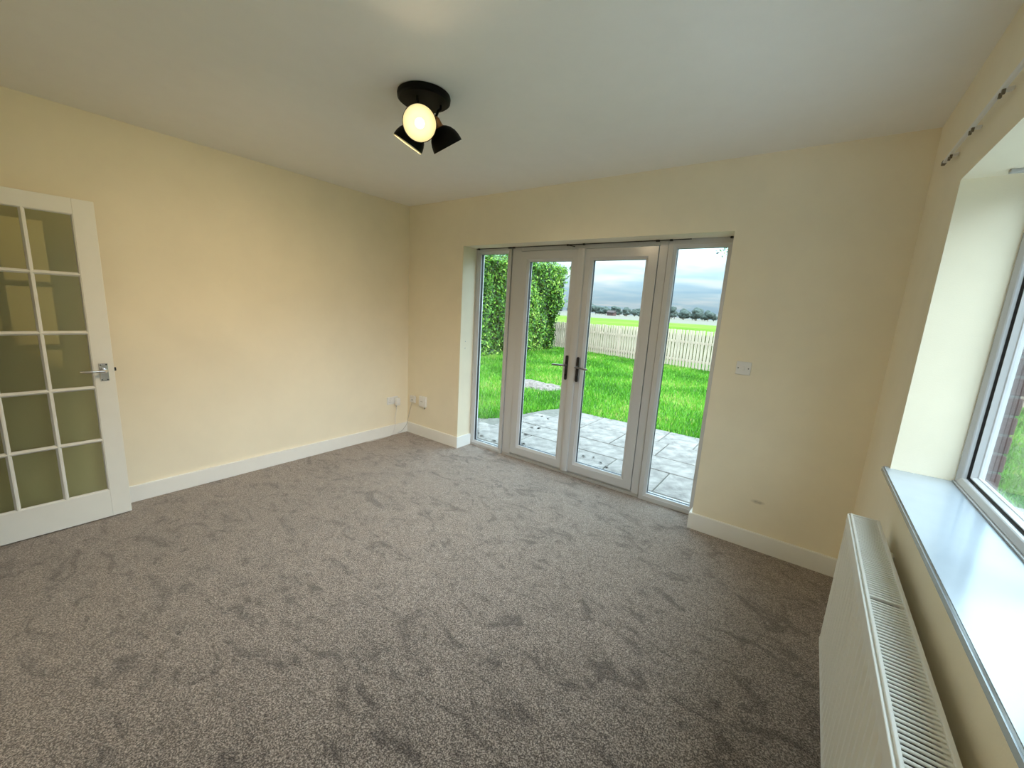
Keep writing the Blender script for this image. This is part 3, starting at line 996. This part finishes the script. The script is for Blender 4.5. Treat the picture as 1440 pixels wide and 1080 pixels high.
# ------------------------------------------------------------------ curtain tracks
ct = thing('curtain_track', (W, -1.5, 2.235), 'slim white curtain track screwed to the wall above the window', 'curtain track')
TZ = 2.234
b = B(); box(b, W - 0.030, W - 0.018, -2.85, -0.47, TZ - 0.006, TZ + 0.007, 0.002); obj('rail', b, PLASTIC, ct)
b = B(); box(b, W - 0.031, W - 0.017, -0.470, -0.440, TZ - 0.008, TZ + 0.009, 0.003); o = obj('end_stop', b, GLIDER, ct)
for y in (-0.56, -0.84, -1.13, -1.45, -1.9, -2.4):
    b = B(); box(b, W - 0.018, W, y - 0.009, y + 0.009, TZ - 0.006, TZ + 0.004, 0.002, 1); obj('bracket', b, PLASTIC, ct)
    for q in (-0.020, 0.008):
        b = B(); box(b, W - 0.028, W - 0.020, y + q - 0.004, y + q + 0.004, TZ - 0.020, TZ - 0.006, 0.001, 1); obj('glider', b, GLIDER, ct)
b = B(); box(b, W + 0.105, W + 0.150, -0.800, -0.775, WZ1 - 0.012, WZ1, 0.003)
tag(obj('blind_bracket', b, GREYPL), 'small grey blind bracket under the head of the deep window', 'bracket')

ct = thing('door_track_shadow_gap', (2.0, FY - 0.02, OZ - 0.006), 'dark strip for the shadow gap, with track clips, over the french doors', 'curtain track')
b = B(); box(b, OX0 + 0.004, 2.90, FY - 0.014, FY - 0.004, OZ - 0.006, OZ, 0.001, 1); obj('rail', b, PEWTER, ct)  # dark strip drawn for the shadow gap between frame and soffit
b = B(); box(b, 2.90, OX1 - 0.02, FY - 0.014, FY - 0.005, OZ - 0.004, OZ, 0.001, 1); obj('rail', b, GREYPL, ct)
for x, dd in ((0.862, 0.02), (1.255, 0.04), (1.30, 0.03), (1.885, 0.02), (2.04, 0.02), (2.66, 0.03), (2.76, 0.025), (3.165, 0.02)):
    b = B(); box(b, x - dd / 2, x + dd / 2, FY - 0.030, FY - 0.012, OZ - 0.014, OZ, 0.003, 1); obj('clip', b, PEWTER, ct)
b = B(); tube(b, [(1.89, FY - 0.022, OZ - 0.008), (1.93, FY - 0.024, OZ - 0.016), (1.955, FY - 0.02, OZ - 0.022)], 0.004, 8); obj('hook', b, PEWTER, ct)

# screw holes in the left reveal
for z in (1.145, 1.075):
    b = B(); lathe(b, [(0, 0), (0.006, 0), (0.005, 0.0015), (0, 0.002)], (OX0, 0.075, z), (1, 0, 0), 12)
    tag(obj('wall_plug', b, GREYPL), 'small filled screw hole in the side of the door recess', 'wall plug', 'screw holes in the door recess')

# ------------------------------------------------------------------ garden
b = B()
box(b, -40, 40, 0.301, 11.0, GZ - 0.4, GZ - 0.03)
box(b, W + 0.36, 40, -12, 0.301, GZ - 0.4, GZ - 0.03)
box(b, -40, 40, 11.0, 13.6, GZ - 0.4, GZ - 0.03)
LAWN = struct('lawn', b, TURF, 'green turf of the garden lawn', 'lawn')
b = B()
box(b, -700, 700, 13.6, 1200, GZ - 0.5, GZ - 0.06)
struct('field', b, FIELD, 'open green field beyond the picket fence with pale stubble far off', 'field')

# patio of riven slabs
def patio_limit(x):
    pts = [(-9, 1.30), (-0.5, 1.42), (-0.1, 1.55), (0.10, 1.85), (0.20, 2.6), (0.36, 3.04), (3.4, 3.04), (9, 3.04)]
    for (xa, ya), (xb, yb) in zip(pts, pts[1:]):
        if xa <= x <= xb:
            return ya + (yb - ya) * (x - xa) / (xb - xa)
    return 3.04


b = B()
pv = []
xs = np.linspace(-3.2, 8.2, 90)
outline = [(-3.2, 0.302), (8.2, 0.302)] + [(x, patio_limit(x) - 0.02) for x in xs[::-1]]
prism(b, outline, GZ - 0.06, GZ - 0.012, 'xy')
PATIO = struct('patio', b, JOINT, 'patio of pale riven stone slabs outside the doors', 'patio')
rows = [0.31, 0.76, 1.36, 1.81, 2.41, 3.04]
slab_n = 0
for r in range(5):
    y0, y1 = rows[r], rows[r + 1]
    x = -3.2 + [0.0, 0.35, 0.12, 0.5, 0.2][r]
    while x < 8.0:
        w = random.choice([0.45, 0.6, 0.6, 0.9])
        if min(patio_limit(x), patio_limit(x + w), patio_limit(x + w / 2)) >= y1 - 0.12:
            b = B()
            dz = random.uniform(-0.003, 0.004)
            box(b, x + 0.006, x + w - 0.006, y0 + 0.006, y1 - 0.006, GZ - 0.035, GZ + dz, 0.006, 1)
            obj('slab', b, STONE, PATIO)
            slab_n += 1
        x += w

# pale gravel added under the right window, nearly unseen, to bounce daylight up
b = B()
box(b, SK1 + 0.03, 8.2, -9.0, 0.300, GZ - 0.06, GZ - 0.01)
struct('bounce_gravel', b, GRAVEL, 'pale gravel added beside the house to bounce daylight indoors', 'path')

# grass blades, thicker near the house
def blades(n, xr, yr, keep):
    out, shade = [], []
    cxy = np.array([3.7, -3.0])
    while n > 0:
        m = 40000
        P = np.stack([rng.uniform(*xr, m), rng.uniform(*yr, m)], 1)
        d = np.linalg.norm(P - cxy, axis=1)
        ok = (rng.random(m) < np.clip((5.0 / d) ** 1.3, 0.06, 1)) & keep(P)
        P, d = P[ok][:n], d[ok][:n]
        k = len(P)
        n -= k
        h = rng.uniform(0.035, 0.085, k) * (1 + 0.02 * d)
        wd = rng.uniform(0.004, 0.007, k) * (0.4 + d / 5)
        a = rng.uniform(0, 2 * np.pi, k)
        t = rng.uniform(0, 2 * np.pi, k)
        le = rng.uniform(0.1, 0.8, k) * h
        z = np.full(k, GZ - 0.035)
        v0 = np.stack([P[:, 0] - np.cos(a) * wd, P[:, 1] - np.sin(a) * wd, z], 1)
        v1 = np.stack([P[:, 0] + np.cos(a) * wd, P[:, 1] + np.sin(a) * wd, z], 1)
        v2 = np.stack([P[:, 0] + np.cos(t) * le, P[:, 1] + np.sin(t) * le, z + h], 1)
        out.append(np.stack([v0, v1, v2], 1).reshape(-1, 3))
        patch = 0.5 + 0.30 * np.sin(P[:, 0] * 2.1 + np.sin(P[:, 1] * 1.3) * 1.5) * np.cos(P[:, 1] * 1.7)
        shade.append(np.clip(patch + rng.normal(0, 0.24, k), 0, 1))
    return np.concatenate(out), np.concatenate(shade)


def keep_garden(P):
    lim = np.array([patio_limit(x) for x in P[:, 0]]) - 0.03 + 0.03 * np.sin(P[:, 0] * 9)
    soil = ((P[:, 0] + 1.15) / 0.72) ** 2 + ((P[:, 1] - 4.45) / 0.42) ** 2
    return (P[:, 1] > lim) & (soil > 1.0) & (P[:, 0] > -5.6)


va, sa_ = blades(125000, (-6.0, 4.6), (1.2, 13.3), keep_garden)
vb, sb_ = blades(45000, (4.6, 13.0), (3.0, 13.0), keep_garden)
g = array_mesh('grass', np.concatenate([va, vb]), 3, BLADE, np.concatenate([sa_, sb_]), LAWN, origin=(0, 6, GZ))
g['kind'] = 'stuff'

# bare patch of dry soil and clippings in the lawn
b = B()
r = bmesh.ops.create_icosphere(b, subdivisions=4, radius=1.0)
for v in b.verts:
    n = 1 + 0.18 * math.sin(v.co.x * 5 + 1) * math.cos(v.co.y * 4) + random.uniform(-0.05, 0.05)
    v.co = Vector((-1.15 + v.co.x * 0.74 * n, 4.45 + v.co.y * 0.42 * n, GZ - 0.03 + max(-0.2, v.co.z) * 0.10 * n + random.uniform(-0.012, 0.012)))
tag(obj('soil_mound', b, SOIL, None, smooth=True), 'low bare mound of dry soil and clippings in the lawn', 'soil mound')

# fallen leaves on the slabs
leafspots = [(0.47, 2.28), (0.62, 2.23), (0.71, 1.64), (0.80, 1.69), (0.83, 1.32), (1.02, 0.98), (0.70, 0.80), (0.36, 0.89), (1.78, 1.14), (1.88, 1.19), (2.02, 1.08), (2.12, 1.01), (0.47, 0.83)]
first = None
for i, (x, y) in enumerate(leafspots):
    if first is None:
        b = B()
        n = 9
        top = [b.verts.new((0.020 * math.sin(math.pi * k / (n - 1)) * s, -0.032 + 0.064 * k / (n - 1), 0.004 + 0.004 * math.sin(math.pi * k / (n - 1) * 1.4)))
               for s in (1, -1) for k in range(n)]
        midr = [b.verts.new((0, -0.032 + 0.064 * k / (n - 1), 0.002)) for k in range(n)]
        for k in range(n - 1):
            b.faces.new((midr[k], top[k], top[k + 1], midr[k + 1]))
            b.faces.new((midr[k], midr[k + 1], top[n + k + 1], top[n + k]))
        bmesh.ops.solidify(b, geom=list(b.faces), thickness=0.0012)
        first = obj('fallen_leaf', b, DEADLEAF, None, origin=(0, 0, 0))
        o = first
    else:
        o = first.copy()
        COL.objects.link(o)
    place(o, (x, y, GZ + 0.006))
    o.rotation_euler = (0, 0, random.uniform(0, 6.28))
    o.scale = (random.uniform(0.7, 1.2), random.uniform(0.6, 1.2), 1)
    tag(o, 'dry brown leaf lying on the patio slabs', 'leaf', 'fallen leaves on the patio')

# laurel hedge along the left boundary
def leaf_cloud(P, Nrm, size, n_quads=True):
    """kite shaped leaves at P, facing roughly along Nrm"""
    k = len(P)
    nr = Nrm + rng.normal(0, 0.55, (k, 3))
    nr /= np.linalg.norm(nr, axis=1, keepdims=True)
    up = rng.normal(0, 1, (k, 3)) + np.array([0, 0, 0.3])
    t = np.cross(nr, up)
    t /= np.linalg.norm(t, axis=1, keepdims=True)
    s = np.cross(nr, t)
    L = (size * rng.uniform(0.7, 1.35, k))[:, None]
    wv = L * 0.40
    v0 = P - t * L * 0.5
    v1 = P + s * wv * 0.5 + nr * L * 0.06
    v2 = P + t * L * 0.5
    v3 = P - s * wv * 0.5 + nr * L * 0.06
    return np.stack([v0, v1, v2, v3], 1).reshape(-1, 3)


def hedge_surface(m):
    """points over the face, end and top of the hedge"""
    u = rng.random(m)
    y = rng.uniform(4.2, 12.4, m)
    z = rng.uniform(GZ, 3.25, m)
    top = 3.12 + 0.16 * np.sin(y * 2.3) + 0.10 * np.sin(y * 5.1 + 1) + 0.12 * (y > 9.5)
    bulge = 0.10 * np.sin(y * 1.9 + z * 1.1) + 0.08 * np.sin(z * 3.3 + y * 2.7) + 0.05 * np.sin(y * 7)
    face = np.stack([-5.32 + bulge + 0.25 * np.clip(z, 0, 3) / 3, y, np.minimum(z, top)], 1)
    nf = np.tile(np.array([1.0, -0.25, 0.15]), (m, 1))
    topp = np.stack([rng.uniform(-7.0, -5.1, m), y, top + rng.uniform(-0.05, 0.10, m)], 1)
    nt_ = np.tile(np.array([0.3, -0.2, 1.0]), (m, 1))
    xe = rng.uniform(-7.0, -5.15, m)
    end = np.stack([xe, 11.75 + 0.52 * np.clip(z, 0, 3.2) / 1.6 * 0.9 + 0.12 * np.sin(z * 4), z * 1.02], 1)
    ne = np.tile(np.array([0.5, 1.0, 0.1]), (m, 1))
    k = np.where(u < 0.62, 0, np.where(u < 0.78, 1, 2))[:, None]
    P = np.where(k == 0, face, np.where(k == 1, topp, end))
    Nn = np.where(k == 0, nf, np.where(k == 1, nt_, ne))
    P = P + rng.normal(0, 0.05, (m, 3))
    return P, Nn


hroot = thing('laurel_hedge', (-6.1, 8.0, GZ), 'tall clipped laurel hedge with glossy leaves along the lawn', 'hedge')
P, Nn = hedge_surface(34000)
P2 = P[:12000] - Nn[:12000] * 0.16
Pa, Na = np.concatenate([P, P2]), np.concatenate([Nn, Nn[:12000]])
shade = np.clip(rng.normal(0.42, 0.28, len(Pa)) + 0.12 * np.clip(Pa[:, 2] / 3, 0, 1) + 0.10 * np.sin(Pa[:, 1] * 1.9 + Pa[:, 2] * 1.1), 0, 1)  # leaf colour carries light on top and bulges, shade in hollows
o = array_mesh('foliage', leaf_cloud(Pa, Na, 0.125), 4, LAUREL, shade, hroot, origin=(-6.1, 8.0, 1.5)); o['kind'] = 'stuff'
b = B(); box(b, -6.9, -5.62, 4.2, 11.6, GZ, 2.9)
bmesh.ops.subdivide_edges(b, edges=b.edges[:], cuts=6, use_grid_fill=True)
for v in b.verts:
    v.co += Vector((random.uniform(-.08, .08), random.uniform(-.08, .08), random.uniform(-.05, .05)))
obj('twig_core', b, TWIGMAT, hroot)
# loose sprays at the far end
sp = []
for q in range(26):
    base = np.array([rng.uniform(-6.2, -5.1), rng.uniform(11.9, 12.6), rng.uniform(1.6, 3.1)])
    dirn = np.array([rng.uniform(0, 0.5), rng.uniform(0.3, 1.0), rng.uniform(0.1, 0.8)])
    dirn /= np.linalg.norm(dirn)
    for t in np.linspace(0, rng.uniform(0.35, 0.9), 22):
        sp.append(base + dirn * t + rng.normal(0, 0.05, 3))
sp = np.array(sp)
o = array_mesh('sprays', leaf_cloud(sp, np.tile(np.array([0.6, -0.5, 0.5]), (len(sp), 1)), 0.10), 4, LAUREL,
               np.clip(rng.normal(0.55, 0.2, len(sp)), 0, 1), hroot, origin=(-5.5, 12.2, 2.3)); o['kind'] = 'stuff'

# picket fence at the end of the garden
def picket_fence(pts, label, top0, top1):
    root = thing('picket_fence', ((pts[0][0] + pts[1][0]) / 2, (pts[0][1] + pts[1][1]) / 2, GZ), label, 'fence', 'picket fences around the lawn' if False else None)
    A, Bp = Vector((*pts[0], 0)), Vector((*pts[1], 0))
    L = (Bp - A).length
    d = (Bp - A).normalized()
    ang = math.atan2(d.y, d.x)
    n = int(L / 0.118)
    proto = None
    for i in range(n + 1):
        t = i / n
        c = A + d * (L * t)
        h = top0 + (top1 - top0) * t - GZ
        if proto is None:
            b = B(); prism(b, [(-0.040, 0.0), (0.040, 0.0), (0.040, h - 0.01), (0.028, h), (-0.028, h), (-0.040, h - 0.01)], -0.010, 0.010)
            proto = obj('picket', b, FENCEWOOD, None, origin=(0, 0, 0))
            o = proto
        else:
            o = proto.copy()
            COL.objects.link(o)
        place(o, (c.x, c.y, GZ + random.uniform(0.0, 0.02)), root)
        o.rotation_euler = (random.uniform(-0.01, 0.01), random.uniform(-0.012, 0.012), ang)
        o.scale = (1, 1, h / (top0 - GZ))
    nrm = Vector((-d.y, d.x, 0))
    if nrm.y < 0:
        nrm = -nrm
    for zz in (0.10, 0.72):
        b = B(); box(b, 0, L, -0.02, 0.02, -0.04, 0.04, 0.003, 1)
        bmesh.ops.rotate(b, verts=b.verts, cent=(0, 0, 0), matrix=Matrix.Rotation(ang, 3, 'Z'))
        bmesh.ops.translate(b, verts=b.verts, vec=A + nrm * 0.032 + Vector((0, 0, zz)))
        obj('rail', b, FENCEWOOD, root)
    proto = None
    m = int(L / 1.8)
    for i in range(m + 1):
        c = A + d * (L * i / m) + nrm * 0.11
        if proto is None:
            b = B(); box(b, c.x - 0.045, c.x + 0.045, c.y - 0.045, c.y + 0.045, GZ - 0.05, 0.98, 0.004, 1); proto = obj('post', b, FENCEWOOD, root)
        else:
            copy_at(proto, (c.x, c.y, WLOC[proto.name].z), root)
    return root


picket_fence([(1.45, 11.22), (-6.4, 13.50)], 'weathered picket fence from the hedge across the lawn end', 1.135, 0.985)
picket_fence([(1.60, 11.22), (12.0, 12.6)], 'weathered picket fence seen past the window brickwork', 1.135, 1.135)

# overhanging garden tree to the right
troot = thing('garden_tree', (5.1, 9.0, GZ), 'small garden tree whose leafy twig hangs beside the doors', 'tree')
b = B(); tube(b, [(5.1, 9.0, GZ - 0.05), (5.05, 9.0, 1.2), (5.1, 9.05, 2.6), (5.15, 9.0, 4.0), (5.0, 9.1, 5.2)], [0.13, 0.11, 0.09, 0.06, 0.02], 12); obj('trunk', b, BARK, troot, smooth=True)
cl = []
for k in range(9):
    a = k * 2.4
    z0 = 2.5 + 0.28 * k
    tip = Vector((5.1 + math.cos(a) * 1.5, 9.0 + math.sin(a) * 1.5, z0 + 0.9))
    if k == 0:
        tip = Vector((1.58, 9.0, 3.26))
    b = B(); s = Vector((5.08, 9.02, z0)); m_ = s.lerp(tip, 0.5) + Vector((0, 0, 0.25)); tube(b, [s, m_, tip], [0.035, 0.022, 0.006], 8); obj('branch', b, BARK, troot, smooth=True)
    for q in range(420 if k else 300):
        t = random.uniform(0.25, 1.05) if k else random.uniform(0.55, 1.03)
        pnt = s.lerp(m_, t * 2) if t < 0.5 else m_.lerp(tip, t * 2 - 1)
        r_ = 0.55 if k else 0.15
        cl.append((pnt.x + random.gauss(0, r_), pnt.y + random.gauss(0, r_), pnt.z + random.gauss(0, r_ * 0.7)))
cl = np.array(cl)
cl = cl[(cl[:, 0] > 3.0) | (cl[:, 2] > 3.02)]
o = array_mesh('foliage', leaf_cloud(cl, np.tile(np.array([0.0, -0.5, 0.6]), (len(cl), 1)), 0.085), 4, LAUREL, np.clip(rng.normal(0.5, 0.2, len(cl)), 0, 1), troot, origin=(5.1, 9.0, 4)); o['kind'] = 'stuff'

# far trees along the horizon
meshes = []
for k in range(5):
    b = B()
    for q in range(7):
        m = Matrix.Translation((random.uniform(-3.2, 3.2), random.uniform(-2, 2), random.uniform(3.0, 7.5))) @ Matrix.Diagonal((random.uniform(2.0, 3.6), random.uniform(2, 3.2), random.uniform(1.6, 2.8), 1))
        bmesh.ops.create_icosphere(b, subdivisions=2, radius=1.0, matrix=m)
    for v in b.verts:
        v.co += Vector((random.uniform(-.35, .35), random.uniform(-.35, .35), random.uniform(-.35, .35)))
    me = bpy.data.meshes.new('crown'); b.to_mesh(me); b.free(); me.materials.append(FARLEAF); meshes.append(me)
b = B(); tube(b, [(0, 0, -0.4), (0.1, 0, 2.0), (0, 0, 4.2)], [0.4, 0.32, 0.2], 8)
tme = bpy.data.meshes.new('trunk'); b.to_mesh(tme); b.free(); tme.materials.append(BARK)
k = 0
x = -320.0
while x < 60:
    yy = 350 + 27 * (k % 6) + random.uniform(-3, 3)
    gap = -176 < x < -166
    if not gap:
        s = random.uniform(0.75, 1.15)
        rt = thing('distant_tree', (x, yy, GZ), 'far grey-green tree in the row along the horizon', 'tree', 'trees along the horizon')
        rt.scale = (s, s, s)
        for nm, me in (('crown', meshes[k % 5]), ('trunk', tme)):
            o = bpy.data.objects.new(nm, me); COL.objects.link(o); o.parent = rt
        rt.rotation_euler = (0, 0, random.uniform(0, 6.28))
        k += 1
    x += random.uniform(2.7, 3.9)
broot = thing('barn', (-136, 330, GZ), 'tiny red brick farm building on the far side of the field', 'building')
b = B(); box(b, -140, -134, 327, 333, GZ - 0.3, 2.4); obj('wall', b, BARNWALL, broot)
b = B(); prism(b, [(326.4, 2.4), (333.6, 2.4), (330, 4.2)], -140.3, -133.7, 'yz'); obj('roof', b, BARNROOF, broot)
for x in (-139.2, -136.4):
    b = B(); box(b, x, x + 1.2, 326.9, 327.0, 0.7, 1.8); obj('window', b, BLACK, broot)
